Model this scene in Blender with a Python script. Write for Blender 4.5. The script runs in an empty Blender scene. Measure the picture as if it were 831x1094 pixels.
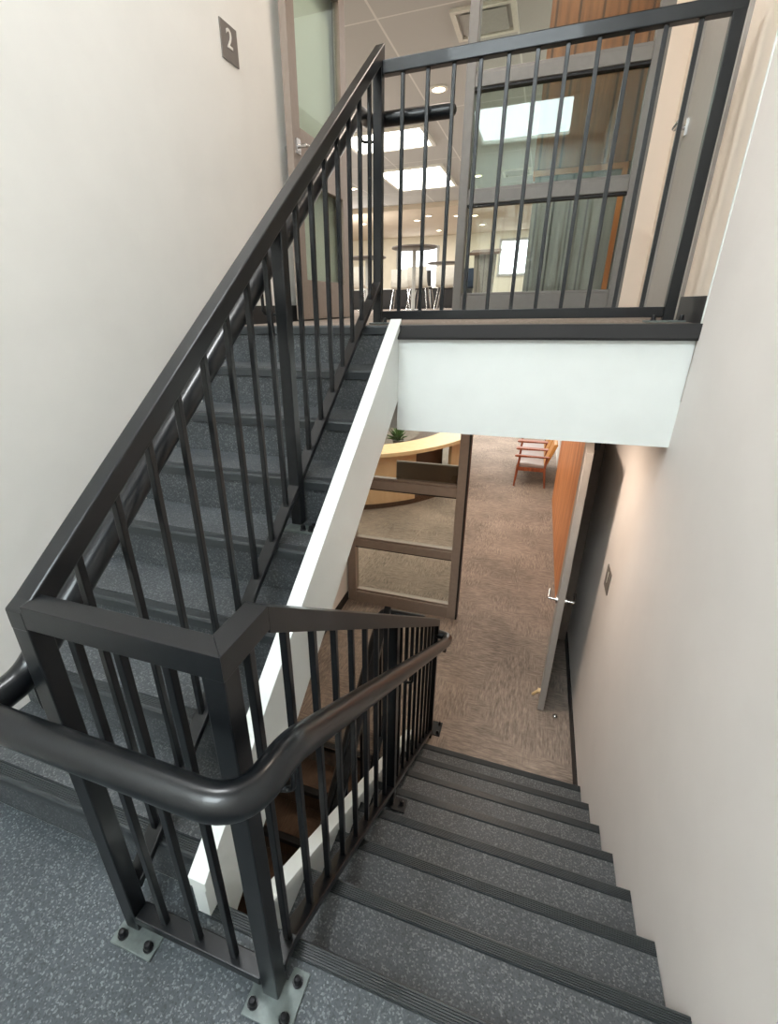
import bpy, bmesh, math, random
from mathutils import Vector, Matrix
random.seed(7)
scn = bpy.context.scene
COL = scn.collection
D2R = math.pi / 180

# ------------------------------------------------------------------ materials
def lin(c):
    return tuple((v / 255 / 12.92) if v / 255 <= 0.04045 else ((v / 255 + 0.055) / 1.055) ** 2.4 for v in c)

def new_mat(name):
    m = bpy.data.materials.new(name)
    m.use_nodes = True
    nt = m.node_tree
    return m, nt, nt.nodes['Principled BSDF']

def coords(nt, scale=(1, 1, 1), rot=(0, 0, 0)):
    tc = nt.nodes.new('ShaderNodeTexCoord')
    mp = nt.nodes.new('ShaderNodeMapping')
    mp.inputs['Scale'].default_value = scale
    mp.inputs['Rotation'].default_value = rot
    nt.links.new(tc.outputs['Object'], mp.inputs['Vector'])
    return mp.outputs['Vector']

def noise(nt, vec, scale, detail=3, rough=0.55):
    n = nt.nodes.new('ShaderNodeTexNoise')
    n.inputs['Scale'].default_value = scale
    n.inputs['Detail'].default_value = detail
    n.inputs['Roughness'].default_value = rough
    nt.links.new(vec, n.inputs['Vector'])
    return n.outputs['Fac']

def ramp(nt, fac, stops):
    r = nt.nodes.new('ShaderNodeValToRGB')
    e = r.color_ramp.elements
    while len(e) < len(stops):
        e.new(0.5)
    for el, (p, c) in zip(e, stops):
        el.position = p
        el.color = (*c, 1)
    nt.links.new(fac, r.inputs['Fac'])
    return r.outputs['Color']

def mix(nt, fac, a, b, kind='MIX'):
    x = nt.nodes.new('ShaderNodeMix')
    x.data_type = 'RGBA'
    x.blend_type = kind
    for sock, v in ((x.inputs['Factor'], fac), (x.inputs[6], a), (x.inputs[7], b)):
        if isinstance(v, (int, float)):
            sock.default_value = v
        elif isinstance(v, tuple):
            sock.default_value = (*v, 1)
        else:
            nt.links.new(v, sock)
    return x.outputs[2]

def bump(nt, bsdf, h, strength, dist=0.002):
    b = nt.nodes.new('ShaderNodeBump')
    b.inputs['Strength'].default_value = strength
    b.inputs['Distance'].default_value = dist
    nt.links.new(h, b.inputs['Height'])
    nt.links.new(b.outputs['Normal'], bsdf.inputs['Normal'])

def plain(name, rgb, rough=0.5, metal=0.0, var=0.06, scale=30, bmp=0.0, coat=0.0):
    m, nt, b = new_mat(name)
    c = lin(rgb)
    v = coords(nt)
    f = noise(nt, v, scale)
    lo = tuple(max(0, x * (1 - var)) for x in c)
    hi = tuple(min(1, x * (1 + var)) for x in c)
    nt.links.new(ramp(nt, f, [(0.3, lo), (0.7, hi)]), b.inputs['Base Color'])
    b.inputs['Roughness'].default_value = rough
    b.inputs['Metallic'].default_value = metal
    b.inputs['Coat Weight'].default_value = coat
    if bmp:
        bump(nt, b, noise(nt, v, 260, 2), bmp, 0.001)
    return m

def speckle(name, base, light, dark, rough=0.55):
    """rubber sheet flooring with small light and dark chips"""
    m, nt, b = new_mat(name)
    v = coords(nt)
    vo = nt.nodes.new('ShaderNodeTexVoronoi')
    vo.inputs['Scale'].default_value = 230
    nt.links.new(v, vo.inputs['Vector'])
    sep = nt.nodes.new('ShaderNodeSeparateColor')
    nt.links.new(vo.outputs['Color'], sep.inputs['Color'])
    chips = ramp(nt, sep.outputs[0], [(0.0, lin(dark)), (0.3, lin(base)), (0.72, lin(base)), (0.97, lin(light))])
    big = noise(nt, v, 5, 3)
    tone = ramp(nt, big, [(0.3, (0.82, 0.82, 0.82)), (0.7, (1.1, 1.1, 1.1))])
    nt.links.new(mix(nt, 1.0, chips, tone, 'MULTIPLY'), b.inputs['Base Color'])
    b.inputs['Roughness'].default_value = rough
    bump(nt, b, noise(nt, v, 180, 2), 0.25, 0.001)
    return m

def carpet(name, a, c, rough=0.95):
    """carpet tile with brushed streaks, turned a quarter from tile to tile"""
    m, nt, b = new_mat(name)
    v1 = coords(nt, (14, 95, 1))
    v2 = coords(nt, (95, 14, 1))
    n1 = noise(nt, v1, 1.0, 4, 0.6)
    n2 = noise(nt, v2, 1.0, 4, 0.6)
    pick = noise(nt, coords(nt), 2.6, 2)
    sel = ramp(nt, pick, [(0.46, (0, 0, 0)), (0.54, (1, 1, 1))])
    s1 = mix(nt, sel, n1, n2)
    s2 = mix(nt, 0.35, s1, noise(nt, coords(nt), 1.6, 3))
    col = ramp(nt, s2, [(0.3, lin(a)), (0.52, tuple((x + y) / 2 for x, y in zip(lin(a), lin(c)))), (0.72, lin(c))])
    nt.links.new(col, b.inputs['Base Color'])
    b.inputs['Roughness'].default_value = rough
    bump(nt, b, noise(nt, coords(nt), 300, 2), 0.4, 0.002)
    return m

def wood(name, a, c, stretch=(9, 9, 0.8), rough=0.45):
    m, nt, b = new_mat(name)
    v = coords(nt, stretch)
    f = noise(nt, v, 3.0, 5, 0.6)
    nt.links.new(ramp(nt, f, [(0.3, lin(a)), (0.7, lin(c))]), b.inputs['Base Color'])
    b.inputs['Roughness'].default_value = rough
    return m

def boards(name, a, c, pitch, rough=0.45):
    """wood boards with thin dark joints, running upright"""
    m, nt, b = new_mat(name)
    f = noise(nt, coords(nt, (9, 9, 0.7)), 3.0, 5, 0.6)
    col = ramp(nt, f, [(0.3, lin(a)), (0.7, lin(c))])
    w = nt.nodes.new('ShaderNodeTexWave')
    w.wave_type = 'BANDS'
    w.bands_direction = 'X'
    w.inputs['Scale'].default_value = 0.314 / pitch
    w.inputs['Distortion'].default_value = 0
    nt.links.new(coords(nt), w.inputs['Vector'])
    j = ramp(nt, w.outputs['Fac'], [(0.0, (0.25, 0.25, 0.25)), (0.06, (1, 1, 1))])
    nt.links.new(mix(nt, 1.0, col, j, 'MULTIPLY'), b.inputs['Base Color'])
    b.inputs['Roughness'].default_value = rough
    return m

def tiles(name, rgb, line, pitch):
    """lay-in ceiling tile grid"""
    m, nt, b = new_mat(name)
    br = nt.nodes.new('ShaderNodeTexBrick')
    br.offset = 0
    br.inputs['Scale'].default_value = 1.0
    br.inputs['Brick Width'].default_value = pitch
    br.inputs['Row Height'].default_value = pitch * 2
    br.inputs['Mortar Size'].default_value = 0.012
    br.inputs['Color1'].default_value = (*lin(rgb), 1)
    br.inputs['Color2'].default_value = (*lin(tuple(x * 0.98 for x in rgb)), 1)
    br.inputs['Mortar'].default_value = (*lin(line), 1)
    nt.links.new(coords(nt), br.inputs['Vector'])
    nt.links.new(br.outputs['Color'], b.inputs['Base Color'])
    b.inputs['Roughness'].default_value = 0.9
    return m

def glass(name, tint, base=0.025, edge=0.15, rough=0.01):
    m, nt, b = new_mat(name)
    out = nt.nodes['Material Output']
    tr = nt.nodes.new('ShaderNodeBsdfTransparent')
    tr.inputs['Color'].default_value = (*tint, 1)
    gl = nt.nodes.new('ShaderNodeBsdfGlossy')
    gl.inputs['Roughness'].default_value = rough
    gl.inputs['Color'].default_value = (0.9, 0.97, 0.95, 1)
    fr = nt.nodes.new('ShaderNodeLayerWeight')
    fr.inputs['Blend'].default_value = 0.5
    pw = nt.nodes.new('ShaderNodeMath')
    pw.operation = 'POWER'
    nt.links.new(fr.outputs['Facing'], pw.inputs[0])
    pw.inputs[1].default_value = 5.0
    ma = nt.nodes.new('ShaderNodeMath')
    ma.operation = 'MULTIPLY_ADD'
    nt.links.new(pw.outputs[0], ma.inputs[0])
    ma.inputs[1].default_value = edge
    ma.inputs[2].default_value = base
    mx = nt.nodes.new('ShaderNodeMixShader')
    nt.links.new(ma.outputs[0], mx.inputs['Fac'])
    nt.links.new(tr.outputs['BSDF'], mx.inputs[1])
    nt.links.new(gl.outputs['BSDF'], mx.inputs[2])
    nt.links.new(mx.outputs['Shader'], out.inputs['Surface'])
    return m

def glow(name, rgb, strength):
    m, nt, b = new_mat(name)
    c = lin(rgb)
    f = noise(nt, coords(nt), 2.0)
    col = ramp(nt, f, [(0.2, tuple(x * 0.97 for x in c)), (0.8, c)])
    nt.links.new(col, b.inputs['Emission Color'])
    b.inputs['Base Color'].default_value = (*c, 1)
    b.inputs['Emission Strength'].default_value = strength
    return m

M = {}
M['wall'] = plain('painted_wall', (232, 230, 225), 0.75, var=0.02, scale=4, bmp=0.12)
M['sidewall'] = plain('pinkish_painted_wall', (222, 216, 211), 0.75, var=0.02, scale=4, bmp=0.12)
M['warmwall'] = plain('warm_lit_wall', (226, 211, 195), 0.75, var=0.02, scale=4, bmp=0.12)  # warm light on the landing walls put into their colour
M['white'] = plain('white_gloss_paint', (228, 232, 229), 0.42, var=0.02, scale=6)
M['black'] = plain('black_painted_steel', (12, 15, 18), 0.34, var=0.18, scale=60, bmp=0.1, coat=0.1)
M['tube'] = plain('black_painted_tube', (12, 15, 18), 0.3, var=0.15, scale=60, bmp=0.14, coat=0.15)
for k_ in ('black', 'tube'):
    M[k_].node_tree.nodes['Principled BSDF'].inputs['Specular IOR Level'].default_value = 0.36
M['steelgrey'] = plain('galvanised_plate', (104, 112, 110), 0.42, 0.5, var=0.2, scale=40)
M['bolt'] = plain('dark_bolt_steel', (48, 48, 50), 0.3, 0.8)
M['rubber'] = speckle('speckled_rubber_floor', (63, 69, 73), (106, 112, 115), (48, 53, 57))
M['tread'] = speckle('speckled_rubber_tread', (63, 67, 70), (102, 105, 106), (48, 51, 54))
M['nosing'] = plain('ribbed_rubber_nosing', (46, 50, 52), 0.42, var=0.12, scale=80)
M['black_rubber'] = plain('black_rubber_base', (35, 34, 35), 0.6)
M['carpet'] = carpet('brushed_carpet_tile', (82, 74, 68), (172, 156, 142))
M['warmlitcarpet'] = carpet('warm_lit_carpet_tread', (82, 66, 54), (120, 98, 80))  # brown tone is warm light on the treads, put into the colour
M['bronze'] = plain('bronze_anodised_frame', (140, 126, 115), 0.45, 0.0, var=0.06)
M['frame'] = plain('grey_bronze_frame', (116, 113, 109), 0.45, 0.0, var=0.05)
M['gasket'] = plain('black_gasket', (28, 26, 26), 0.6)
M['doorgrey'] = plain('grey_painted_door', (158, 152, 146), 0.5, var=0.03)
M['chrome'] = plain('satin_chrome', (205, 205, 205), 0.22, 1.0)
M['brass'] = plain('pale_rubber_bumper', (214, 186, 140), 0.5)
M['sign'] = plain('grey_sign_plate', (112, 105, 99), 0.5, var=0.04)
M['signtext'] = plain('raised_white_numeral', (226, 222, 214), 0.5)
M['orangewood'] = wood('orange_wood_veneer', (176, 102, 52), (222, 148, 88), (2.2, 2.2, 0.5))
M['brownwood'] = boards('brown_wood_boards', (112, 70, 40), (160, 104, 62), 0.16)
M['greyboards'] = boards('grey_grooved_boards', (108, 102, 94), (132, 124, 114), 0.13)
M['deskwood'] = wood('light_maple_panel', (194, 164, 128), (212, 184, 148), (3, 3, 0.6))
M['counter'] = wood('pale_maple_counter', (208, 180, 138), (222, 196, 156), (4, 4, 4))
M['darkwood'] = wood('dark_brown_laminate', (76, 56, 44), (94, 70, 54), (4, 4, 1))
M['chairwood'] = wood('reddish_chair_wood', (116, 58, 36), (158, 88, 54), (12, 12, 3))
M['tanback'] = plain('tan_leather', (192, 138, 76), 0.5)
M['cushion'] = plain('grey_leather_cushion', (158, 150, 148), 0.45)
M['tile'] = tiles('ceiling_tiles', (198, 198, 196), (230, 229, 226), 1.32)
M['tan_ceiling'] = plain('tan_ceiling_paint', (206, 192, 172), 0.85, var=0.02, scale=3)
M['cream'] = plain('cream_lounge_wall', (226, 220, 202), 0.8, var=0.03, scale=3)
M['leafglass'] = glass('green_edged_glass', (0.87, 0.92, 0.89))
M['glass'] = glass('clear_glass', (0.93, 0.97, 0.95))
M['tintglass'] = glass('grey_green_glass', (0.70, 0.77, 0.73), 0.030, 0.2)
M['panel'] = glow('light_panel_diffuser', (255, 253, 246), 7.0)
M['lamp'] = glow('warm_lamp_lens', (255, 232, 200), 9.0)
M['daylight'] = glow('bright_frosted_window', (245, 250, 255), 3.2)
M['skylight'] = glow('frosted_skylight', (234, 245, 250), 23.0)
M['offwhite'] = plain('off_white_plastic', (226, 224, 214), 0.4)
M['darkgrey'] = plain('charcoal_fabric', (46, 46, 48), 0.8)
M['tabletop'] = plain('dark_table_laminate', (88, 80, 74), 0.35)
M['blue'] = plain('dark_blue_fabric', (44, 58, 78), 0.7)
M['leaf'] = plain('green_leaf', (70, 104, 52), 0.5, var=0.25)
M['pot'] = plain('grey_ceramic_pot', (120, 116, 110), 0.5)
M['vent'] = plain('vent_enamel', (170, 170, 165), 0.5)
M['plaster'] = plain('plaster_soffit', (205, 200, 192), 0.85)

# ------------------------------------------------------------------ mesh builder
class MB:
    def __init__(s):
        s.v, s.f = [], []

    def add(s, vs, fs):
        k = len(s.v)
        s.v += [Vector(x) for x in vs]
        s.f += [tuple(i + k for i in f) for f in fs]
        return s

    def box(s, a, b):
        (x0, y0, z0), (x1, y1, z1) = a, b
        return s.add([(x0, y0, z0), (x1, y0, z0), (x1, y1, z0), (x0, y1, z0), (x0, y0, z1), (x1, y0, z1), (x1, y1, z1), (x0, y1, z1)],
                     [(0, 3, 2, 1), (4, 5, 6, 7), (0, 1, 5, 4), (1, 2, 6, 5), (2, 3, 7, 6), (3, 0, 4, 7)])

    def cbox(s, c, d):
        return s.box([c[i] - d[i] / 2 for i in range(3)], [c[i] + d[i] / 2 for i in range(3)])

    def prism(s, poly, lo, hi, axis='x'):
        """polygon of 2 coordinates (the two axes left over, in order) swept along an axis"""
        n = len(poly)
        def P(p, t):
            return {'x': (t, p[0], p[1]), 'y': (p[0], t, p[1]), 'z': (p[0], p[1], t)}[axis]
        vs = [P(p, lo) for p in poly] + [P(p, hi) for p in poly]
        fs = [tuple(range(n)), tuple(range(2 * n - 1, n - 1, -1))]
        fs += [(i, i + n, (i + 1) % n + n, (i + 1) % n) for i in range(n)]
        return s.add(vs, fs)

    def bar(s, p0, p1, w, h=None):
        p0, p1 = Vector(p0), Vector(p1)
        h = h or w
        d = (p1 - p0).normalized()
        up = Vector((0, 0, 1)) if abs(d.z) < 0.95 else Vector((0, 1, 0))
        r = d.cross(up).normalized() * (w / 2)
        u = r.cross(d).normalized() * (h / 2)
        vs = [p + a * r + b * u for p in (p0, p1) for a, b in ((-1, -1), (1, -1), (1, 1), (-1, 1))]
        return s.add(vs, [(0, 3, 2, 1), (4, 5, 6, 7), (0, 1, 5, 4), (1, 2, 6, 5), (2, 3, 7, 6), (3, 0, 4, 7)])

    def tube(s, pts, r, n=12, dome=False):
        pts = [Vector(p) for p in pts]
        rad = [r] * len(pts) if isinstance(r, (int, float)) else list(r)
        if dome:
            for end in (0, -1):
                d = (pts[end] - pts[1 if end == 0 else -2]).normalized()
                extra = [(pts[end] + d * (rad[end] * math.sin(a)), rad[end] * max(0.03, math.cos(a))) for a in (0.5, 1.0, 1.35, 1.55)]
                if end == 0:
                    pts = [e[0] for e in reversed(extra)] + pts
                    rad = [e[1] for e in reversed(extra)] + rad
                else:
                    pts += [e[0] for e in extra]
                    rad += [e[1] for e in extra]
        u = None
        vs = []
        for i, p in enumerate(pts):
            t = (pts[min(i + 1, len(pts) - 1)] - pts[max(i - 1, 0)]).normalized()
            if u is None:
                u = t.orthogonal().normalized()
            u = (u - t * u.dot(t)).normalized()
            w = t.cross(u)
            vs += [p + rad[i] * (math.cos(2 * math.pi * k / n) * u + math.sin(2 * math.pi * k / n) * w) for k in range(n)]
        fs = [(i * n + k, i * n + (k + 1) % n, (i + 1) * n + (k + 1) % n, (i + 1) * n + k) for i in range(len(pts) - 1) for k in range(n)]
        fs += [tuple(range(n - 1, -1, -1)), tuple(range((len(pts) - 1) * n, len(pts) * n))]
        return s.add(vs, fs)

    def lathe(s, c, prof, n=28):
        c = Vector(c)
        vs = [c + Vector((r * math.cos(2 * math.pi * k / n), r * math.sin(2 * math.pi * k / n), z)) for r, z in prof for k in range(n)]
        fs = [(i * n + k, i * n + (k + 1) % n, (i + 1) * n + (k + 1) % n, (i + 1) * n + k) for i in range(len(prof) - 1) for k in range(n)]
        fs += [tuple(range(n - 1, -1, -1)), tuple(range((len(prof) - 1) * n, len(prof) * n))]
        return s.add(vs, fs)

    def arc(s, c, r0, r1, a0, a1, z0, z1, n=40):
        """curved slab between two radii and two heights; angles in degrees"""
        vs, fs = [], []
        for i in range(n + 1):
            a = (a0 + (a1 - a0) * i / n) * D2R
            for r, z in ((r0, z0), (r1, z0), (r1, z1), (r0, z1)):
                vs.append((c[0] + r * math.cos(a), c[1] + r * math.sin(a), z))
        for i in range(n):
            for k in range(4):
                fs.append((i * 4 + k, i * 4 + (k + 1) % 4, i * 4 + 4 + (k + 1) % 4, i * 4 + 4 + k))
        fs += [(3, 2, 1, 0), (4 * n, 4 * n + 1, 4 * n + 2, 4 * n + 3)]
        return s.add(vs, fs)

def wpos(o):
    p = Vector(o.location)
    while o.parent:
        o = o.parent
        p = p + Vector(o.location)
    return p

def obj(name, mb, mat, parent=None, bevel=0.0, smooth=False, loc=None):
    """one mesh object; vertices of mb are in world coordinates"""
    me = bpy.data.meshes.new(name)
    org = Vector(loc) if loc is not None else (wpos(parent) if parent else Vector((0, 0, 0)))
    me.from_pydata([tuple(v - org) for v in mb.v], [], mb.f)
    bm = bmesh.new()
    bm.from_mesh(me)
    bmesh.ops.recalc_face_normals(bm, faces=bm.faces)
    bm.to_mesh(me)
    bm.free()
    me.materials.append(mat)
    o = bpy.data.objects.new(name, me)
    COL.objects.link(o)
    if parent:
        o.parent = parent
        o.location = org - wpos(parent)
    else:
        o.location = org
    if smooth:
        for p in me.polygons:
            p.use_smooth = True
        md = o.modifiers.new('edges', 'EDGE_SPLIT')
        md.split_angle = 40 * D2R
    if bevel:
        b = o.modifiers.new('bevel', 'BEVEL')
        b.width = bevel
        b.segments = 2
        b.limit_method = 'ANGLE'
        b.angle_limit = 50 * D2R
    return o

def tag(o, label=None, cat=None, group=None, kind=None):
    if label: o['label'] = label
    if cat: o['category'] = cat
    if group: o['group'] = group
    if kind: o['kind'] = kind
    return o

def thing(name, loc, label, cat, group=None):
    o = bpy.data.objects.new(name, None)
    o.empty_display_size = 0.1
    COL.objects.link(o)
    o.location = loc
    return tag(o, label, cat, group)

def struct(name, mb, mat, parent=None, **k):
    o = obj(name, mb, mat, parent, **k)
    if not parent:
        o['kind'] = 'structure'
    return o

def sroot(name, loc):
    o = bpy.data.objects.new(name, None)
    o.empty_display_size = 0.1
    COL.objects.link(o)
    o.location = loc
    o['kind'] = 'structure'
    return o

def dup(root, loc, rz=None, label=None, group=None):
    r = root.copy()
    COL.objects.link(r)
    r.location = loc
    if rz is not None: r.rotation_euler.z = rz
    if label: r['label'] = label
    if group: r['group'] = group
    for ch in list(root.children):
        c = ch.copy()
        COL.objects.link(c)
        c.parent = r
        for g in list(ch.children):
            e = g.copy()
            COL.objects.link(e)
            e.parent = c
    return r

def fillet(pts, rads, n=8):
    """polyline with its corners rounded"""
    pts = [Vector(p) for p in pts]
    out = [pts[0]]
    for i in range(1, len(pts) - 1):
        a, b, c = pts[i - 1], pts[i], pts[i + 1]
        r = rads[i - 1]
        p, q = b + (a - b).normalized() * r, b + (c - b).normalized() * r
        for k in range(n + 1):
            t = k / n
            out.append((1 - t) ** 2 * p + 2 * t * (1 - t) * b + t * t * q)
    out.append(pts[-1])
    return out

# ------------------------------------------------------------------ dimensions (metres)
R, DT = 0.175, 0.2509                  # riser, tread
YU, YD = 0.3677, 0.3762                # first nosing of the upward flight, landing edge over the downward flight
XL, XR = -0.62, 1.572                  # side walls of the stairwell
ZU, ZL = 8 * R, -8 * R                 # upper and lower floors
YE = YU + 7 * DT                       # edge of the upper landing
YS = 3.90                              # glazed partitions
XS0, XS1 = 0.315, 0.355                # stringer of the upward flight
XD0, XD1 = 0.462, 0.500                # stringer of the downward flight
SL = R / DT
upn = lambda y: R + (y - YU) * SL
dnn = lambda y: -(y - YD) * SL
YB = -2.95                              # wall behind the landing
ZC = 4.1                               # ceiling

# ------------------------------------------------------------------ the setting
struct('floor', MB().box((XL, YD - 0.0451, -0.22), (XS0 - 0.001, YU + 0.012, 0)).box((XL, YB, -0.22), (XR, YD - 0.045, 0)).box((XL, YD - 0.046, -0.22), (XR, YD - 0.02, -0.012)), M['rubber'])
struct('trim_1', MB().box((XS1, YD - 0.02, -0.26), (XD0, YD - 0.002, -0.03)), M['white'])
# left wall, right wall, wall behind with its window opening
struct('wall_left', MB().box((XL - 0.12, YB - 0.12, -2.9), (XL, YS + 0.06, ZC)), M['wall'])
struct('wall_right', MB().box((XR, YB - 0.12, -2.9), (XR + 0.14, YE + 0.02, ZC)), M['sidewall'])
struct('wall_right.001', MB().box((XR, YE + 0.0201, -2.9), (XR + 0.14, YS + 0.06, ZU - 0.3)), M['sidewall'])
wr = MB()
wr.box((XR + 0.012, YE + 0.0201, ZU - 0.2999), (XR + 0.14, 2.62, ZC))
wr.box((XR + 0.012, 3.52, ZU - 0.2999), (XR + 0.14, YS + 0.06, ZC))
wr.box((XR + 0.012, 2.62, ZU + 2.05), (XR + 0.14, 3.52, ZC))
wr.box((XR + 0.08, 2.62, ZU - 0.2999), (XR + 0.14, 3.52, ZU + 2.05))
struct('wall_right.002', wr, M['warmwall'])
struct('trim_2', MB().box((XR - 0.003, YE + 0.014, ZU), (XR + 0.011, YE + 0.026, ZC)), M['white'])
struct('wall_back', MB().box((XL, YB - 0.12, -2.9), (XR, YB, ZC)), M['wall'])
KX0, KX1, KY0, KY1 = -0.40, 1.0, -2.7, -0.95      # skylight over the landing
w3 = sroot('window_3', (0.3, -1.8, ZC))
fr = MB()
for a, b in (((KX0 - 0.07, KY0 - 0.07), (KX1 + 0.07, KY0)), ((KX0 - 0.07, KY1), (KX1 + 0.07, KY1 + 0.07)), ((KX0 - 0.07, KY0), (KX0, KY1)), ((KX1, KY0), (KX1 + 0.07, KY1))):
    fr.box((a[0], a[1], ZC - 0.03), (b[0], b[1], ZC + 0.06))
obj('window_frame', fr, M['offwhite'], w3)
obj('pane', MB().box((KX0, KY0, ZC + 0.02), (KX1, KY1, ZC + 0.03)), M['skylight'], w3)
ce = MB()
ce.box((XL - 0.12, YB - 0.12, ZC), (XR + 0.14, KY0 - 0.07, ZC + 0.1)).box((XL - 0.12, KY1 + 0.07, ZC), (XR + 0.14, YS + 0.06, ZC + 0.1))
ce.box((XL - 0.12, KY0 - 0.07, ZC), (KX0 - 0.07, KY1 + 0.07, ZC + 0.1)).box((KX1 + 0.07, KY0 - 0.07, ZC), (XR + 0.14, KY1 + 0.07, ZC + 0.1))
struct('ceiling', ce, M['plaster'])

# upper landing slab, its carpet, edge band and white fascia
struct('floor.001', MB().box((XL, YE + 0.055, ZU - 0.01), (XR + 0.012, YS + 0.06, ZU)), M['carpet'])
struct('trim_3', MB().prism([(YE, ZU + 0.002), (YE + 0.056, ZU + 0.003), (YE + 0.056, ZU - 0.012), (YE + 0.03, ZU - 0.06), (YE + 0.006, ZU - 0.06), (YE, ZU - 0.05)], XS1, XR), M['black_rubber'])
struct('trim_4', MB().box((XS1 - 0.0, YE + 0.03, 0.905), (XR, YE + 0.06, ZU - 0.0601)), M['white'])
struct('ceiling.001', MB().box((XL, YE + 0.061, 0.905), (XR, YS - 0.06, ZU - 0.0101)), M['plaster'])
struct('baseboard_right', MB().box((XR + 0.0, YE + 0.03, ZU), (XR + 0.0115, 2.585, ZU + 0.1)), M['black_rubber'])
struct('baseboard_left', MB().box((XL, YE + 0.06, ZU), (XL + 0.008, YS - 0.06, ZU + 0.1)), M['black_rubber'])
# lower floor (stair hall + lobby), lower mid landing
YFE = YE - 0.11
struct('floor.002', MB().box((XS0 - 0.02, YD + 7 * DT - 0.23, ZL - 0.2), (XR, YS + 0.06, ZL)).box((XL, YFE, ZL - 0.2), (XS0 - 0.0201, YS + 0.06, ZL))
       .box((-7, YS + 0.0601, ZL - 0.2), (6.0, 16, ZL)), M['carpet'])
struct('floor.003', MB().box((XL, YB, -3.0), (XR, YU + 0.1, -2.8)), M['carpet'])
struct('baseboard_right.001', MB().box((XR - 0.008, YD + 7 * DT + 0.03, ZL), (XR, YS - 0.03, ZL + 0.1)), M['black_rubber'])
struct('baseboard_left.001', MB().box((XL, YFE + 0.1, ZL), (XL + 0.008, YS - 0.04, ZL + 0.1)), M['black_rubber'])

# ------------------------------------------------------------------ flights of stairs
def nosing_mb(x0, x1, yf, z, sgn):
    """ribbed nosing: the front edge at yf; the step goes back from it in direction sgn"""
    w = 0.046
    top = [(yf, z - 0.006), (yf + sgn * 0.004, z + 0.001)]
    k = 6
    for i in range(k):
        a = 0.007 + (w - 0.012) * i / k
        b = a + (w - 0.012) / k
        top += [(yf + sgn * a, z + 0.002), (yf + sgn * (b - 0.0022), z + 0.002), (yf + sgn * (b - 0.0018), z - 0.001), (yf + sgn * (b - 0.0004), z - 0.001)]
    top += [(yf + sgn * (w - 0.003), z + 0.0025), (yf + sgn * w, z - 0.002), (yf + sgn * w, z - 0.012), (yf + sgn * 0.012, z - 0.016), (yf + sgn * 0.012, z - 0.04), (yf, z - 0.036)]
    return MB().prism(top, x0, x1)

def flight(name, label, x0, x1, y0, z0, sgn, first, last, tread_mat, nose_mat, top_nose=True):
    """steps first..last; nosing k at y0 + (k-1)*DT, height z0 + sgn*... (sgn=+1 climbs along +y, -1 drops along +y)"""
    if x0 == XL: x0 += 0.003
    if x1 == XR: x1 -= 0.003
    t = thing(name, ((x0 + x1) / 2, y0, z0), label, 'stairs')
    for k in range(first, last + 1):
        if sgn > 0:
            yf, z = y0 + (k - 1) * DT, z0 + k * R
            obj('riser', MB().box((x0, yf + 0.0125, z - R), (x1, yf + 0.03, z - 0.0165)), tread_mat, t)
            if k < 8:
                tr = obj('tread', MB().box((x0, yf + 0.047, z - 0.035), (x1, yf + DT + 0.0124, z)).box((x0, yf + 0.031, z - 0.035), (x1, yf + 0.0469, z - 0.0165)), tread_mat, t)
            else:
                tr = obj('tread', MB().box((x0, yf + 0.047, z - 0.035), (x1, yf + 0.0549, z)).box((x0, yf + 0.031, z - 0.035), (x1, yf + 0.0469, z - 0.0165)), tread_mat, t)
            obj('nosing', nosing_mb(x0, x1, yf, z, 1), nose_mat, tr)
        else:
            yf, z = y0 + (k - 1) * DT, z0 - (k - 1) * R
            obj('riser', MB().box((x0, yf - 0.03, z - R), (x1, yf - 0.0125, z - 0.0165)), tread_mat, t)
            if k > 1:
                tr = obj('tread', MB().box((x0, yf - DT - 0.0124, z - 0.035), (x1, yf - 0.047, z)).box((x0, yf - 0.0469, z - 0.035), (x1, yf - 0.031, z - 0.0165)), tread_mat, t)
            else:
                tr = t
            obj('nosing', nosing_mb(x0 if k > 1 else XS1, x1, yf, z, -1), nose_mat, tr)
    return t

fu = flight('stair_flight', 'speckled grey flight of stairs climbing along the left wall to the glazed upper landing', XL, XS0, YU, 0.0, 1, 1, 8, M['tread'], M['nosing'])
ye = YE + 0.029
s_ = MB().prism([(YU - 0.03, 0.0005), (YU - 0.03, upn(YU - 0.03) + 0.008), (ye, upn(ye) + 0.008), (ye, upn(ye) - 0.37), (0.95, upn(0.95) - 0.37), (YD + 0.003, upn(YD + 0.003) - 0.37), (YD + 0.003, 0.003), (YU - 0.02, 0.003)], XS0 + 0.0005, XS1)
st = obj('stringer', s_, M['white'], fu)
st['label'] = 'white boxed stringer'
lip = MB().prism([(YU - 0.036, upn(YU - 0.036) - 0.024), (YU - 0.036, upn(YU - 0.036) + 0.009), (ye, upn(ye) + 0.0092), (ye, upn(ye) - 0.024)], XS0 - 0.002, XS1 + 0.012)
obj('stringer_cap', lip, M['white'], st, bevel=0.002)
sof = MB().prism([(0.95, upn(0.95) - 0.34), (YE + 0.03, upn(YE + 0.03) - 0.34), (YE + 0.03, upn(YE + 0.03) - 0.32), (0.95, upn(0.95) - 0.32)], XL + 0.003, XS0)
sof.prism([(0.35, -0.22), (0.95, upn(0.95) - 0.34), (0.95, upn(0.95) - 0.32), (0.35, -0.2)], XL + 0.003, XS0)
obj('soffit', sof, M['plaster'], fu)

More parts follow.
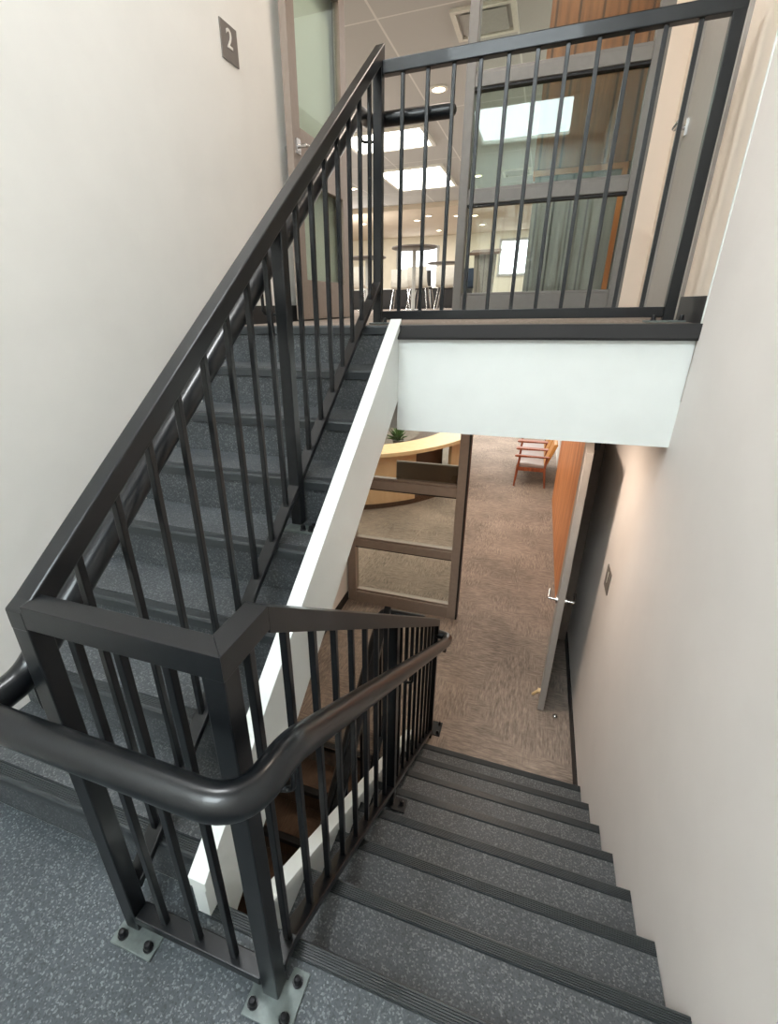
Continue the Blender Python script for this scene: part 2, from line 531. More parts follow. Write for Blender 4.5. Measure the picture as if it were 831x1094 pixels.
fd = flight('stair_flight', 'speckled grey flight of stairs going down along the right wall to the carpeted lower hall', XD1, XR, YD, 0.0, -1, 1, 8, M['tread'], M['nosing'])
yb = YD + 7 * DT + 0.0
s_ = MB().prism([(YD - 0.0195, -0.0125), (YD - 0.001, 0.0), (YD - 0.001, dnn(YD) + 0.055), (yb + 0.06, dnn(yb + 0.06) + 0.055), (yb + 0.06, ZL + 0.0005), (yb - 0.28, ZL + 0.0005), (YD - 0.0195, dnn(YD) - 0.26)], XD0, XD1 - 0.0005)
st = obj('stringer', s_, M['white'], fd)
st['label'] = 'white boxed stringer'
obj('stringer_cap', MB().prism([(YD + 0.001, dnn(YD + 0.001) + 0.03), (YD + 0.001, dnn(YD + 0.001) + 0.062), (yb + 0.064, dnn(yb + 0.064) + 0.062), (yb + 0.064, dnn(yb + 0.064) + 0.03)], XD0 - 0.002, XD1 + 0.009), M['white'], st, bevel=0.002)

fl = flight('stair_flight', 'warmly lit carpeted flight of stairs below, sinking from the lower hall under the upward flight', XL, XS1 + 0.02, YU - 0.11, -2.8, 1, 1, 8, M['warmlitcarpet'], M['black_rubber'])

# ------------------------------------------------------------------ the welded railing
XA, XB, YAB, YCC, XF = 0.18, 0.589, 0.2637, 2.38, 1.497
HW = 0.0218
HP = 0.0211
ZT = 1.022
PK = 0.0165
rail_root = thing('stair_railing', (XB, YAB, 0), 'black steel picket railing with thick tube handrail, wrapping the landing between both flights', 'railing')

def part(name, mb, mat=None, parent=None, bevel=0.003, **k):
    return obj(name, mb, mat or M['black'], parent or rail_root, bevel=bevel, **k)

def post(x, y, z0, z1, parent=None):
    return part('newel_post', MB().box((x - HP, y - HP, z0), (x + HP, y + HP, z1)), parent=parent, bevel=0.003)

def picket(x, y, z0, z1, parent=None):
    h = PK / 2
    return part('picket', MB().box((x - h, y - h, z0), (x + h, y + h, z1)), parent=parent, bevel=0.002)

def base_plate(poly, z, bolts, parent=None, pm='steelgrey'):
    z = z + 0.0008
    p = part('base_plate', MB().prism(poly, z, z + 0.008, 'z'), M[pm], parent, bevel=0.0015)
    for (x, y) in bolts:
        obj('bolt', MB().lathe((x, y, z + 0.0078), [(0.013, 0), (0.013, 0.004), (0.009, 0.004), (0.0095, 0.016), (0.007, 0.021), (0.002, 0.022)], 12), M['bolt'], p, smooth=True)
    return p

ztop = lambda y: ZT + (y - YAB) * SL            # top line of the climbing rail
zbot = lambda y: upn(y) + 0.034                 # top of the climbing bottom rail
VT, VB = 0.056, 0.027

def climbing_side(ox, oy, oz, root):
    g = lambda poly: [(y + oy, z + oz) for y, z in poly]
    part('top_rail', MB().prism(g([(YAB - HW, ztop(YAB) - 0.012), (YAB, ztop(YAB)), (YCC + HW, ztop(YCC + HW)), (YCC + HW, ztop(YCC + HW) - VT), (YAB, ztop(YAB) - VT), (YAB - HW, ztop(YAB) - VT)]), XA - HW + ox, XA + HW + ox), parent=root, bevel=0.004)
    y0 = YAB + HW
    part('bottom_rail', MB().prism(g([(y0, zbot(y0)), (YCC - HW, zbot(YCC - HW)), (YCC - HW, zbot(YCC - HW) - VB), (y0, zbot(y0) - VB)]), XA - HW + ox, XA + HW + ox), parent=root)
    post(XA + ox, YAB + oy, 0.006 + oz, ztop(YAB) - 0.03 + oz, root)
    post(XA + ox, 1.338 + oy, 4 * R + 0.006 + oz, ztop(1.338) - 0.03 + oz, root)
    post(XA + ox, YCC + oy, ZU + 0.006 + oz, ztop(YCC) - 0.02 + oz, root)
    for y in [YAB + 0.1225 * k for k in range(1, 9)] + [1.338 + 0.1302 * k for k in range(1, 8)]:
        picket(XA + ox, y + oy, zbot(y) - 0.012 + oz, ztop(y) - VT + 0.012 + oz, root)

climbing_side(0, 0, 0, rail_root)
# short side across the landing
part('top_rail', MB().prism([(XA + HW - 0.001, YAB - HW), (XB + HW, YAB - HW), (XB - HW, YAB + HW), (XA + HW - 0.001, YAB + HW)], ZT - 0.048, ZT, 'z'), bevel=0.001)
part('bottom_rail', MB().box((XA + HW, YAB - HW, 0.042), (XB - HW, YAB + HW, 0.07)))
for k in (1, 2, 3):
    picket(XA + (XB - XA) * k / 4, YAB, 0.06, ZT - 0.036)
# descending side
YL = YAB + 0.118
ztd = lambda y: ZT - max(0, y - YL) * SL
YG = 2.35
post(XB, YAB, 0.006, ZT - 0.03)
part('top_rail', MB().prism([(XB + HW, YAB - HW), (XB + HW, YL), (XB - HW, YL), (XB - HW, YAB + HW)], ZT - 0.048, ZT, 'z'), bevel=0.001)
part('top_rail', MB().prism([(YL, ZT), (YG + HW, ztd(YG + HW)), (YG + HW, ztd(YG + HW) - VT), (YL, ZT - VT)], XB - HW, XB + HW), bevel=0.001)
zbd = lambda y: min(0.07, dnn(y) + 0.05)
part('bottom_rail', MB().prism([(YAB + HW, 0.07), (0.3475, 0.07), (YG - HW, zbd(YG - HW)), (YG - HW, zbd(YG - HW) - VB), (0.34, 0.042), (YAB + HW, 0.042)], XB - HW, XB + HW))
YEE = 1.30
post(XB, YEE, -4 * R + 0.006, ztd(YEE) - 0.03)
post(XB, YG, ZL + 0.006, ztd(YG) - 0.03)
for y in [YAB + 0.077] + [0.463 + 0.121 * k for k in range(7)] + [YEE + 0.1167 * k for k in range(1, 9)]:
    picket(XB, y, zbd(y) - 0.012, ztd(y) - VT + 0.012)
# upper landing side
ZR = 2.444
part('top_rail', MB().box((XA + HW, YCC - HW, ZR - 0.048), (XF + HW, YCC + HW, ZR)), bevel=0.004)
part('bottom_rail', MB().box((XA + HW, YCC - HW, ZU + 0.02), (XF - HW, YCC + HW, ZU + 0.062)))
post(XF, YCC, ZU + 0.006, ZR - 0.03)
for k in range(1, 12):
    picket(XA + (XF - XA) * k / 12, YCC, ZU + 0.05, ZR - 0.036)
# base plates with their bolts
base_plate([(XA - 0.035, YAB - 0.064), (XA + 0.09, YAB - 0.064), (XA + 0.09, YAB + 0.02), (XA - 0.035, YAB + 0.02)], 0, [(XA - 0.012, YAB - 0.042), (XA + 0.07, YAB - 0.042)])
base_plate([(XB - 0.05, YAB - 0.07), (XB + 0.072, YAB - 0.07), (XB + 0.072, YAB + 0.05), (XB + 0.03, YAB + 0.05), (XB + 0.026, YAB + 0.02), (XB - 0.05, YAB + 0.02)], 0,
           [(XB - 0.032, YAB - 0.046), (XB + 0.05, YAB - 0.046), (XB + 0.05, YAB + 0.024)])
base_plate([(XA - 0.03, 1.26), (XA + 0.1, 1.26), (XA + 0.1, 1.322), (XA - 0.03, 1.322)], 4 * R, [(XA + 0.046, 1.28), (XA + 0.08, 1.28), (XA + 0.08, 1.305)])
base_plate([(XB - 0.03, YEE - 0.05), (XB + 0.08, YEE - 0.05), (XB + 0.08, YEE + 0.02), (XB - 0.03, YEE + 0.02)], -4 * R, [(XB + 0.058, YEE - 0.01)], pm='black')
base_plate([(XB - 0.03, YG + 0.02), (XB + 0.075, YG + 0.02), (XB + 0.075, YG + 0.15), (XB - 0.03, YG + 0.15)], ZL, [(XB + 0.055, YG + 0.045), (XB + 0.055, YG + 0.13)], pm='black')
base_plate([(XA - 0.03, YCC - 0.06), (XA + 0.09, YCC - 0.06), (XA + 0.09, YCC + 0.02), (XA - 0.03, YCC + 0.02)], ZU, [(XA + 0.05, YCC - 0.042)])
base_plate([(XF - 0.09, YCC - 0.06), (XF + 0.06, YCC - 0.06), (XF + 0.06, YCC + 0.02), (XF - 0.09, YCC + 0.02)], ZU, [(XF - 0.06, YCC - 0.042), (XF + 0.044, YCC - 0.042)])

# the handrail, one tube on the walking side of all flights
HX, HXD, HY, HR = 0.103, 0.672, 0.165, 0.03
hz = lambda y: upn(y) + 0.714
hzd = lambda y: 0.764 - (y - 0.35) * 0.638
path = fillet([(0.485, 2.46, 2.268), (HX, 2.46, 2.27), (HX, 2.325, 2.27), (HX, 0.262, 0.818), (HX, HY, 0.814), (HXD - 0.005, HY, 0.811), (HXD, 0.30, hzd(0.30)), (HXD, 2.26, hzd(2.26)), (HXD, 2.345, hzd(2.26) - 0.02), (XB + 0.02, YG, hzd(2.26) - 0.015)],
              [0.06, 0.06, 0.03, 0.035, 0.075, 0.05, 0.03, 0.03], 8)
part('handrail', MB().tube(path, HR, 20, dome=True), M['tube'], bevel=0, smooth=True)

def bracket(p0, p1, root=None):
    """round rod from a post, out below the tube, then up to it"""
    p0, p1 = Vector(p0), Vector(p1)
    part('handrail_bracket', MB().tube(fillet([p0, (p1.x, p1.y, p0.z), p1], [0.02], 6), 0.006, 8), M['black'], root, bevel=0, smooth=True)

bracket((XA - HW, 1.338, hz(1.338) - 0.1), (HX, 1.338, hz(1.338) - HR + 0.004))
bracket((XA - HW, YCC, 2.17), (HX, YCC - 0.02, 2.27 - HR + 0.004))
bracket((XA - HW, YAB + 0.01, hz(0.275) - 0.1), (HX, YAB + 0.012, hz(0.275) - HR + 0.004))
bracket((XB + HW, YAB + 0.03, 0.68), (HXD, YAB + 0.045, 0.79 - HR + 0.004))
bracket((XB + HW, YEE, hzd(YEE) - 0.1), (HXD, YEE, hzd(YEE) - HR + 0.004))
bracket((XB + HW, YG - 0.01, hzd(2.26) - 0.09), (HXD, 2.27, hzd(2.27) - HR + 0.006))

# railing of the flight below
low_rail = thing('stair_railing', (XA, YFE, -2.8), 'black picket railing of the warmly lit carpeted flight below, half hidden behind the nearer pickets', 'railing')
climbing_side(0.1, -0.11, -2.8, low_rail)
part('handrail', MB().tube(fillet([(0.485, 2.42, -0.43), (HX + 0.1, 2.42, -0.43), (HX + 0.1, 2.19, hz(2.30) - 2.8), (HX + 0.1, 0.1, hz(0.21) - 2.8)], [0.05, 0.05], 8), HR, 16, dome=True), M['tube'], low_rail, bevel=0, smooth=True)
bracket((XA + 0.1, 2.27 + HW, -0.53), (XA + 0.1, 2.42, -0.43 - HR + 0.004), low_rail)

# ------------------------------------------------------------------ glazed partitions
def partition(name, x0, x1, zb, rails, zt, lites, left_w, right_w, mats, depth=0.1):
    """frame with horizontal rails [(z0,z1)...] and one pane in each opening"""
    w = sroot(name, ((x0 + x1) / 2, YS, zb))
    f = MB()
    y0, y1 = YS - depth / 2, YS + depth / 2
    f.box((x0, y0, zb), (x0 + left_w, y1, zt))
    f.box((x1 - right_w, y0, zb), (x1, y1, zt))
    for a, b in rails:
        f.box((x0 + left_w, y0, a), (x1 - right_w, y1, b))
        f.box((x0 + left_w, y0 + 0.02, b), (x1 - right_w, y1 - 0.02, b + 0.02))
    obj('window_frame', f, mats[0], w, bevel=0.004)
    for (a, b), gm in zip(lites, mats[1:]):
        obj('pane', MB().box((x0 + left_w - 0.005, YS - 0.004, a - 0.005), (x1 - right_w + 0.005, YS + 0.004, b + 0.005)), gm, w)
    gk = MB()
    for (a, b) in lites:
        gk.box((x0 + left_w, y0 + 0.012, b - 0.014), (x1 - right_w, y1 - 0.03, b))
    obj('gasket', gk, M['gasket'], w)
    return w

# upper: side light right of the open doorway, header, transom
partition('window_1', 0.315, 1.47, ZU, [(ZU, 1.545), (2.13, 2.205), (2.775, 2.845), (3.43, 3.52)], ZC,
          [(1.545, 2.13), (2.205, 2.775), (2.845, 3.43)], 0.062, 0.075, [M['frame'], M['glass'], M['tintglass'], M['glass']])
dj = sroot('door_1', (-0.56, YS, ZU))
obj('door_frame', MB().box((XL, YS - 0.05, ZU), (-0.565, YS + 0.05, ZC)).box((-0.565, YS - 0.05, 3.43), (0.315, YS + 0.05, 3.52)), M['frame'], dj, bevel=0.004)
tp = sroot('window_4', (-0.1, YS, 3.52))
obj('pane', MB().box((-0.56, YS - 0.004, 3.525), (0.31, YS + 0.004, ZC)), M['glass'], tp)

# the open glazed leaf standing along the left wall
LX0, LX1, LY0, LY1 = -0.575, -0.53, 2.96, 3.87
leaf = MB()
leaf.box((LX0, LY0, ZU + 0.01), (LX1, LY0 + 0.105, 3.42)).box((LX0, LY1 - 0.105, ZU + 0.01), (LX1, LY1, 3.42))
for a, b in ((ZU + 0.01, 1.655), (2.21, 2.47), (3.30, 3.42)):
    leaf.box((LX0, LY0 + 0.105, a), (LX1, LY1 - 0.105, b))
dl = obj('door_leaf', leaf, M['bronze'], dj, bevel=0.003)
for a, b in ((1.655, 2.21), (2.47, 3.30)):
    obj('pane', MB().box((LX0 + 0.018, LY0 + 0.1, a - 0.005), (LX1 - 0.018, LY1 - 0.1, b + 0.005)), M['leafglass'], dl)

def lever(parent, x, y, z, sx, dy):
    """rosette, neck and lever on a leaf that lies in the y-z plane; sx = side, dy = direction of the lever"""
    m = MB()
    m.cbox((x + sx * 0.006, y, z), (0.012, 0.05, 0.075))
    m.tube([(x, y, z), (x + sx * 0.06, y, z)], 0.011, 10)
    m.tube(fillet([(x + sx * 0.05, y, z), (x + sx * 0.062, y, z), (x + sx * 0.062, y + dy * 0.12, z)], [0.01], 4), 0.0095, 10, dome=True)
    return obj('lever_handle', m, M['chrome'], parent, smooth=True)

lever(dl, LX1, LY0 + 0.055, 2.365, 1, 1)
lever(dl, LX0, LY0 + 0.055, 2.365, -0.55, 1)

# lower: side light, jambs, open grey leaf
partition('window_2', -0.605, 0.535, ZL, [(ZL, -1.272), (-0.735, -0.655), (-0.095, -0.005), (0.62, 0.70)], 0.9049,
          [(-1.272, -0.735), (-0.655, -0.095), (-0.005, 0.62)], 0.085, 0.078, [M['bronze'], M['glass'], M['glass'], M['glass']])
obj('gasket', MB().box((0.535, YS - 0.05, ZL), (0.55, YS + 0.052, 0.9049)), M['gasket'], bpy.data.objects['window_2'])
d2 = sroot('door_2', (1.45, YS, ZL))
obj('door_frame', MB().box((1.455, YS - 0.05, ZL), (XR, YS + 0.05, 0.9049)).box((0.551, YS - 0.05, 0.68), (1.455, YS + 0.05, 0.9049)), M['bronze'], d2, bevel=0.004)
# leaf in its own frame: along its width w (hinge to free edge)
hx, hy, fx, fy = 1.425, 3.86, 1.332, 2.87
dirv = Vector((fx - hx, fy - hy, 0)).normalized()
nrm = Vector((-dirv.y, dirv.x, 0))            # to the right of the opening (towards the wall)
if nrm.x < 0: nrm = -nrm
P_ = lambda w, n, z: tuple(Vector((hx, hy, 0)) + dirv * w + nrm * n + Vector((0, 0, z)))
W_ = math.hypot(fx - hx, fy - hy)
def slab(w0, w1, n0, n1, z0, z1):
    return MB().add([P_(w0, n0, z0), P_(w1, n0, z0), P_(w1, n1, z0), P_(w0, n1, z0), P_(w0, n0, z1), P_(w1, n0, z1), P_(w1, n1, z1), P_(w0, n1, z1)],
                    [(0, 3, 2, 1), (4, 5, 6, 7), (0, 1, 5, 4), (1, 2, 6, 5), (2, 3, 7, 6), (3, 0, 4, 7)])
lf = obj('door_leaf', slab(0, W_, 0, 0.045, ZL + 0.012, 0.665), M['doorgrey'], d2, bevel=0.002)
cl = slab(0.25, 0.55, 0.045, 0.09, 0.57, 0.65)
obj('door_closer', cl, M['gasket'], lf, bevel=0.004)
for sgn, n0 in ((-1, 0), (1, 0.045)):
    m = MB()
    c = Vector(P_(W_ - 0.07, n0, -0.42))
    e = nrm * sgn
    m.tube([c, c + e * 0.014], 0.03, 14)
    m.tube([c, c + e * 0.06], 0.011, 10)
    m.tube(fillet([c + e * 0.05, c + e * 0.062, c + e * 0.062 - dirv * 0.12], [0.01], 4), 0.0095, 10, dome=True)
    obj('lever_handle', m, M['chrome'], lf, smooth=True)
m = MB()
c = Vector(P_(W_ - 0.11, 0, ZL + 0.1))
m.tube([c, c - nrm * 0.022], 0.02, 12)
m.tube([c - nrm * 0.014, c - nrm * 0.05 - Vector((0, 0, 0.05))], 0.011, 10, dome=True)
obj('door_stop', m, M['brass'], lf, smooth=True)
st_ = thing('floor_stop', (1.46, 2.84, ZL), 'small silver domed floor stop on the dark carpet behind the grey door', 'door stop')
obj('floor_stop_dome', MB().lathe((1.46, 2.84, ZL), [(0.02, 0), (0.019, 0.012), (0.012, 0.022), (0.003, 0.026)], 14), M['chrome'], st_, smooth=True)

# grey door in the right wall of the upper landing
d3 = sroot('door_3', (XR + 0.04, 3.07, ZU))
obj('door_frame', MB().box((XR - 0.002, 2.59, ZU), (XR + 0.05, 2.635, ZU + 2.06)).box((XR - 0.002, 3.505, ZU), (XR + 0.05, 3.55, ZU + 2.06)).box((XR - 0.002, 2.59, ZU + 2.02), (XR + 0.05, 3.55, ZU + 2.06)), M['doorgrey'], d3, bevel=0.002)
l3 = obj('door_leaf', MB().box((XR + 0.012, 2.64, ZU + 0.008), (XR + 0.05, 3.5, ZU + 2.02)), M['doorgrey'], d3, bevel=0.002)
lever(l3, XR + 0.012, 3.43, 2.33, -1, -1)
# wall between that door and the side light
struct('wall_front', MB().box((1.4701, YS - 0.05, ZU), (XR + 0.012, YS + 0.05, ZC)), M['warmwall'])

# ------------------------------------------------------------------ level signs
def sign(ch, x, y, z, face, label):
    s = thing('level_sign', (x, y, z), label, 'sign')
    obj('sign_plate', MB().cbox((x + face * 0.003, y, z), (0.006, 0.145, 0.145)), M['sign'], s, bevel=0.001)
    cu = bpy.data.curves.new('numeral_curve', 'FONT')
    cu.body = ch
    cu.size = 0.105
    cu.align_x = 'CENTER'
    cu.align_y = 'CENTER'
    cu.extrude = 0.0012
    cu.offset = 0.001
    tmp = bpy.data.objects.new('numeral_tmp', cu)
    COL.objects.link(tmp)
    bpy.context.view_layer.update()
    me = bpy.data.meshes.new_from_object(tmp.evaluated_get(bpy.context.evaluated_depsgraph_get()))
    bpy.data.objects.remove(tmp)
    me.materials.clear()
    me.materials.append(M['signtext'])
    n = bpy.data.objects.new('numeral', me)
    COL.objects.link(n)
    n.parent = s
    n.location = (face * 0.0072, 0, 0.012)
    n.rotation_euler = (90 * D2R, 0, 90 * D2R * face)
    n['label'] = 'raised white numeral ' + ch
    return s
sign('2', XL, 2.49, 2.66, 1, 'square grey sign with white numeral 2 on the upper left wall')
sign('1', XR, 2.70, -0.075, -1, 'square grey sign with white numeral 1 on the right wall above the lower hall')

# ------------------------------------------------------------------ upper lounge
LW0, LW1, LY = -8.5, 5.5, 22.5
struct('floor.004', MB().box((LW0, YS + 0.0601, ZU - 0.1), (LW1, LY, ZU)), M['carpet'])
struct('ceiling.002', MB().box((LW0, YS + 0.0601, ZC), (LW1, 15.6, ZC + 0.1)), M['tile'], loc=(0.36, 3.3, ZC))
struct('ceiling.003', MB().box((LW0, 15.6001, ZC), (LW1, LY, ZC + 0.1)), M['tan_ceiling'])
struct('wall_front.001', MB().box((LW0, LY, ZU), (LW1, LY + 0.1, ZC)), M['cream'])
struct('wall_left.001', MB().box((LW0 - 0.1, YS + 0.06, ZU), (LW0, LY, ZC)), M['cream'])
struct('wall_right.003', MB().box((LW1, YS + 0.06, ZU), (LW1 + 0.1, LY, ZC)), M['cream'])
struct('wall_back.001', MB().box((LW0, YS - 0.06, 0.92), (XL - 0.1201, YS + 0.06, ZC)).box((XR + 0.1401, YS - 0.06, 0.92), (LW1, YS + 0.06, ZC)), M['cream'])
struct('trim_5', MB().box((LW0, 15.45, ZC - 0.12), (LW1, 15.6, ZC - 0.0005)), M['tan_ceiling'])

def far_window(n, x0, x1, z0, z1, y=LY):
    w = sroot(n, ((x0 + x1) / 2, y - 0.03, z0))
    f = MB()
    t = 0.09
    f.box((x0 - t, y - 0.06, z0 - t), (x0, y - 0.001, z1 + t)).box((x1, y - 0.06, z0 - t), (x1 + t, y - 0.001, z1 + t))
    f.box((x0, y - 0.06, z1), (x1, y - 0.001, z1 + t)).box((x0, y - 0.06, z0 - t), (x1, y - 0.001, z0))
    obj('window_frame', f, M['vent'], w)
    obj('pane', MB().box((x0, y - 0.03, z0), (x1, y - 0.02, z1)), M['daylight'], w)
far_window('window_5', -5.2, -3.55, 2.05, 3.65)
far_window('window_6', -0.95, 0.13, 2.6, 3.75)

def bar_table(x, y, label, top):
    t = thing('bar_table', (x, y, ZU), label, 'table')
    obj('tabletop', MB().lathe((x, y, ZU + 1.04), [(0.40, 0), (0.425, 0.012), (0.425, 0.03), (0.42, 0.036)], 36), M[top], t, smooth=True)
    obj('pole', MB().lathe((x, y, ZU + 0.012), [(0.045, 0), (0.035, 0.02), (0.035, 1.01), (0.09, 1.0275)], 18), M['vent'], t, smooth=True)
    obj('base', MB().lathe((x, y, ZU), [(0.26, 0), (0.26, 0.008), (0.12, 0.02), (0.046, 0.03)], 30), M['chrome'], t, smooth=True)
    return t
bar_table(-1.42, 9.73, 'round dark bar table, nearest in the lounge, in front of the bright far window', 'tabletop')
bar_table(-1.58, 13.6, 'smallest looking round bar table in the lounge, just left of the thick glazing post', 'tabletop')
bar_table(-2.85, 11.2, 'round bar table at the left of the lounge, behind the top of the stair railing', 'tabletop')

def shell_chair(x, y, rz, label, seat_m, leg_m, group=None):
    t = thing('shell_chair', (x, y, ZU), label, 'chair', group)
    def loc(px, py, pz):
        return Vector((x + px, y + py, ZU + pz))
    seat = MB()
    prof = [(-0.21, 0.445), (-0.1, 0.435), (0.06, 0.43), (0.15, 0.44), (0.2, 0.49), (0.225, 0.6), (0.245, 0.74), (0.255, 0.82)]
    nw = 7
    vs, fs = [], []
    for side in (0, 1):
        for (py, pz) in prof:
            for k in range(nw):
                u = -1 + 2 * k / (nw - 1)
                wd = 0.215 if pz < 0.5 else 0.205
                vs.append(loc(u * wd, py - side * (0.012 if pz > 0.5 else 0), pz + (u * u) * (0.02 if pz < 0.5 else 0) - (0.014 * side if pz <= 0.5 else 0)))
    n = len(prof)
    for side in (0, 1):
        o_ = side * n * nw
        for i in range(n - 1):
            for k in range(nw - 1):
                fs.append((o_ + i * nw + k, o_ + i * nw + k + 1, o_ + (i + 1) * nw + k + 1, o_ + (i + 1) * nw + k))
    o_ = n * nw
    for i in range(n - 1):
        for k in (0, nw - 1):
            fs.append((i * nw + k, (i + 1) * nw + k, o_ + (i + 1) * nw + k, o_ + i * nw + k))
    for k in range(nw - 1):
        for i in (0, n - 1):
            fs.append((i * nw + k, i * nw + k + 1, o_ + i * nw + k + 1, o_ + i * nw + k))
    seat.add(vs, fs)
    obj('seat_shell', seat, seat_m, t, smooth=True)
    for sx in (-1, 1):
        for sy in (-1, 1):
            obj('leg', MB().tube([loc(sx * 0.16, sy * 0.13, 0.428), loc(sx * 0.225, sy * 0.2, 0.0)], 0.011, 8), leg_m, t)
    t.rotation_euler.z = rz
    return t
wc = shell_chair(-1.60, 11.0, math.pi, 'white shell chair facing away, below the nearest bar table, left of its pole', M['offwhite'], M['chrome'], 'white lounge chairs')
dup(wc, (-1.03, 11.15, ZU), math.pi, 'white shell chair facing away, between the nearest bar table pole and the small bar table')
dup(wc, (-2.75, 10.35, ZU), math.pi, 'white shell chair facing away, left of the corner newel post under the left bar table')
dup(wc, (-2.15, 11.6, ZU), math.pi + 0.1, 'white shell chair facing away, seen just right of the corner newel post')
dk = shell_chair(-1.78, 12.3, math.pi, 'dark brown shell chair behind the white chairs, left of the bright far window sill', M['darkgrey'], M['chrome'], 'dark lounge chairs')
dup(dk, (-1.22, 12.4, ZU), math.pi, 'dark brown shell chair behind the white chairs, right of the bright far window sill')
bl = shell_chair(-0.72, 12.2, math.pi - 0.2, 'dark blue shell chair seen through the glass just right of the thick glazing post', M['blue'], M['chrome'])
t = thing('low_cabinet', (-2.6, 14.9, ZU), 'long black low cabinet behind the lounge chairs', 'cabinet')
obj('cabinet_body', MB().box((-5.2, 14.7, ZU + 0.05), (-1.0, 15.1, ZU + 0.52)), M['gasket'], t)
obj('plinth', MB().box((-5.1, 14.75, ZU), (-1.1, 15.05, ZU + 0.05)), M['darkgrey'], t)
obj('cabinet_top', MB().box((-5.22, 14.68, ZU + 0.52), (-0.98, 15.12, ZU + 0.55)), M['offwhite'], t)

t = thing('lectern', (-0.32, 11.5, ZU), 'dark wooden lectern with slanted top seen through the side light', 'lectern')
obj('reading_top', MB().prism([(11.25, 1.01 + ZU), (11.75, 1.11 + ZU), (11.75, 1.15 + ZU), (11.25, 1.06 + ZU)], -0.62, -0.02), M['darkwood'], t)
obj('column', MB().prism([(-0.50, ZU + 0.06), (-0.14, ZU + 0.06), (-0.1, ZU + 1.04), (-0.54, ZU + 1.04)], 11.4, 11.62, 'y'), M['greyboards'], t)
obj('foot', MB().box((-0.56, 11.32, ZU), (-0.08, 11.7, ZU + 0.06)), M['darkwood'], t)

# ceiling fittings
def panel_light(x0, x1, y0, y1, label, g=None):
    t = thing('ceiling_light_panel', ((x0 + x1) / 2, (y0 + y1) / 2, ZC), label, 'ceiling light')
    f = MB()
    w = 0.06
    z0, z1 = ZC - 0.035, ZC - 0.0005
    f.box((x0 - w, y0 - w, z0), (x0, y1 + w, z1)).box((x1, y0 - w, z0), (x1 + w, y1 + w, z1)).box((x0, y0 - w, z0), (x1, y0, z1)).box((x0, y1, z0), (x1, y1 + w, z1))
    obj('frame', f, M['offwhite'], t)
    obj('diffuser', MB().box((x0, y0, ZC - 0.02), (x1, y1, ZC - 0.012)), M['panel'], t)
panel_light(-2.6, -1.26, 9.15, 10.15, 'bright white ceiling panel just above the end of the handrail, nearest the stairs')
panel_light(-2.72, -1.4, 11.6, 13.5, 'bright white ceiling panel lower in view, farther into the lounge')

def downlight(x, y, label, group):
    t = thing('recessed_light', (x, y, ZC), label, 'ceiling light', group)
    obj('trim_ring', MB().lathe((x, y, ZC - 0.02), [(0.085, 0.0), (0.12, 0.0), (0.125, 0.006), (0.12, 0.0195), (0.085, 0.0195)], 24), M['offwhite'], t, smooth=True)
    obj('lens', MB().lathe((x, y, ZC - 0.021), [(0.003, -0.012), (0.05, -0.009), (0.084, 0.0)], 24), M['lamp'], t, smooth=True)
for x, y, l in ((-0.70, 7.84, 'round recessed ceiling light seen high, just left of the thick glazing post'),
                (-2.43, 7.9, 'round recessed ceiling light seen through the upper pane of the open glazed door'),
                (-3.75, 12.85, 'round recessed ceiling light left of the corner newel post, below the light panels'),
                (-0.79, 12.83, 'round recessed ceiling light seen through the tinted middle pane, left of the air grille'),
                (-5.28, 18.1, 'round recessed ceiling light farthest left over the far end of the lounge'),
                (-3.42, 18.2, 'left of two neighbouring recessed lights above the nearest bar table'),
                (-2.88, 17.5, 'right of two neighbouring recessed lights above the nearest bar table'),
                (-2.05, 17.9, 'far recessed light just left of the thick glazing post, right of a neighbouring pair'),
                (-1.50, 18.1, 'upper one of the two recessed lights seen through the clear lowest pane'),
                (-1.50, 20.2, 'lower one of the two recessed lights seen through the clear lowest pane'),
                (-3.2, 20.9, 'recessed light lowest in view, over the middle of the nearest bar table')):
    downlight(x, y, l, 'recessed lounge lights')

def grille(x, y, s, label):
    t = thing('air_grille', (x, y, ZC), label, 'vent')
    h = s / 2
    f = MB()
    for a, b, c, d in ((-h, -h, h, -h + 0.05), (-h, h - 0.05, h, h), (-h, -h + 0.05, -h + 0.05, h - 0.05), (h - 0.05, -h + 0.05, h, h - 0.05)):
        f.box((x + a, y + b, ZC - 0.03), (x + c, y + d, ZC - 0.0005))
    obj('frame', f, M['offwhite'], t)
    k = MB()
    for i in range(3):
        q = h - 0.09 - i * 0.06
        k.box((x - q, y - q, ZC - 0.028 + i * 0.006), (x + q, y + q, ZC - 0.026 + i * 0.006))
    obj('louvre', k, M['vent'], t)
grille(0.06, 6.35, 0.62, 'square ceiling air grille at the top of the view, half behind the thick glazing post')
grille(0.05, 12.9, 0.6, 'square ceiling air grille farther away, seen through the tinted middle pane')

# wood clad wall to the right with a grey grooved panel
wy = 4.75
wd = thing('wood_clad_wall', (1.6, wy, ZU), 'brown wood clad wall block behind the right half of the side light', 'wall panelling')
obj('wood_cladding', MB().box((0.76, wy, 2.47), (2.4, wy + 0.3, ZC - 0.0005)).box((2.2, wy, ZU), (2.4, wy + 0.3, 2.4699)), M['brownwood'], wd)
obj('grooved_panel', MB().box((0.78, wy + 0.03, ZU), (1.42, wy + 0.29, 2.4299)), M['greyboards'], wd)
obj('panel_frame', MB().box((0.76, wy + 0.012, 2.43), (1.46, wy + 0.2, 2.4699)).box((1.421, wy + 0.012, ZU), (1.46, wy + 0.2, 2.4299)), M['orangewood'], wd)
obj('side_panel', MB().box((1.4601, wy + 0.05, ZU), (2.1999, wy + 0.29, 2.4299)), M['greyboards'], wd)

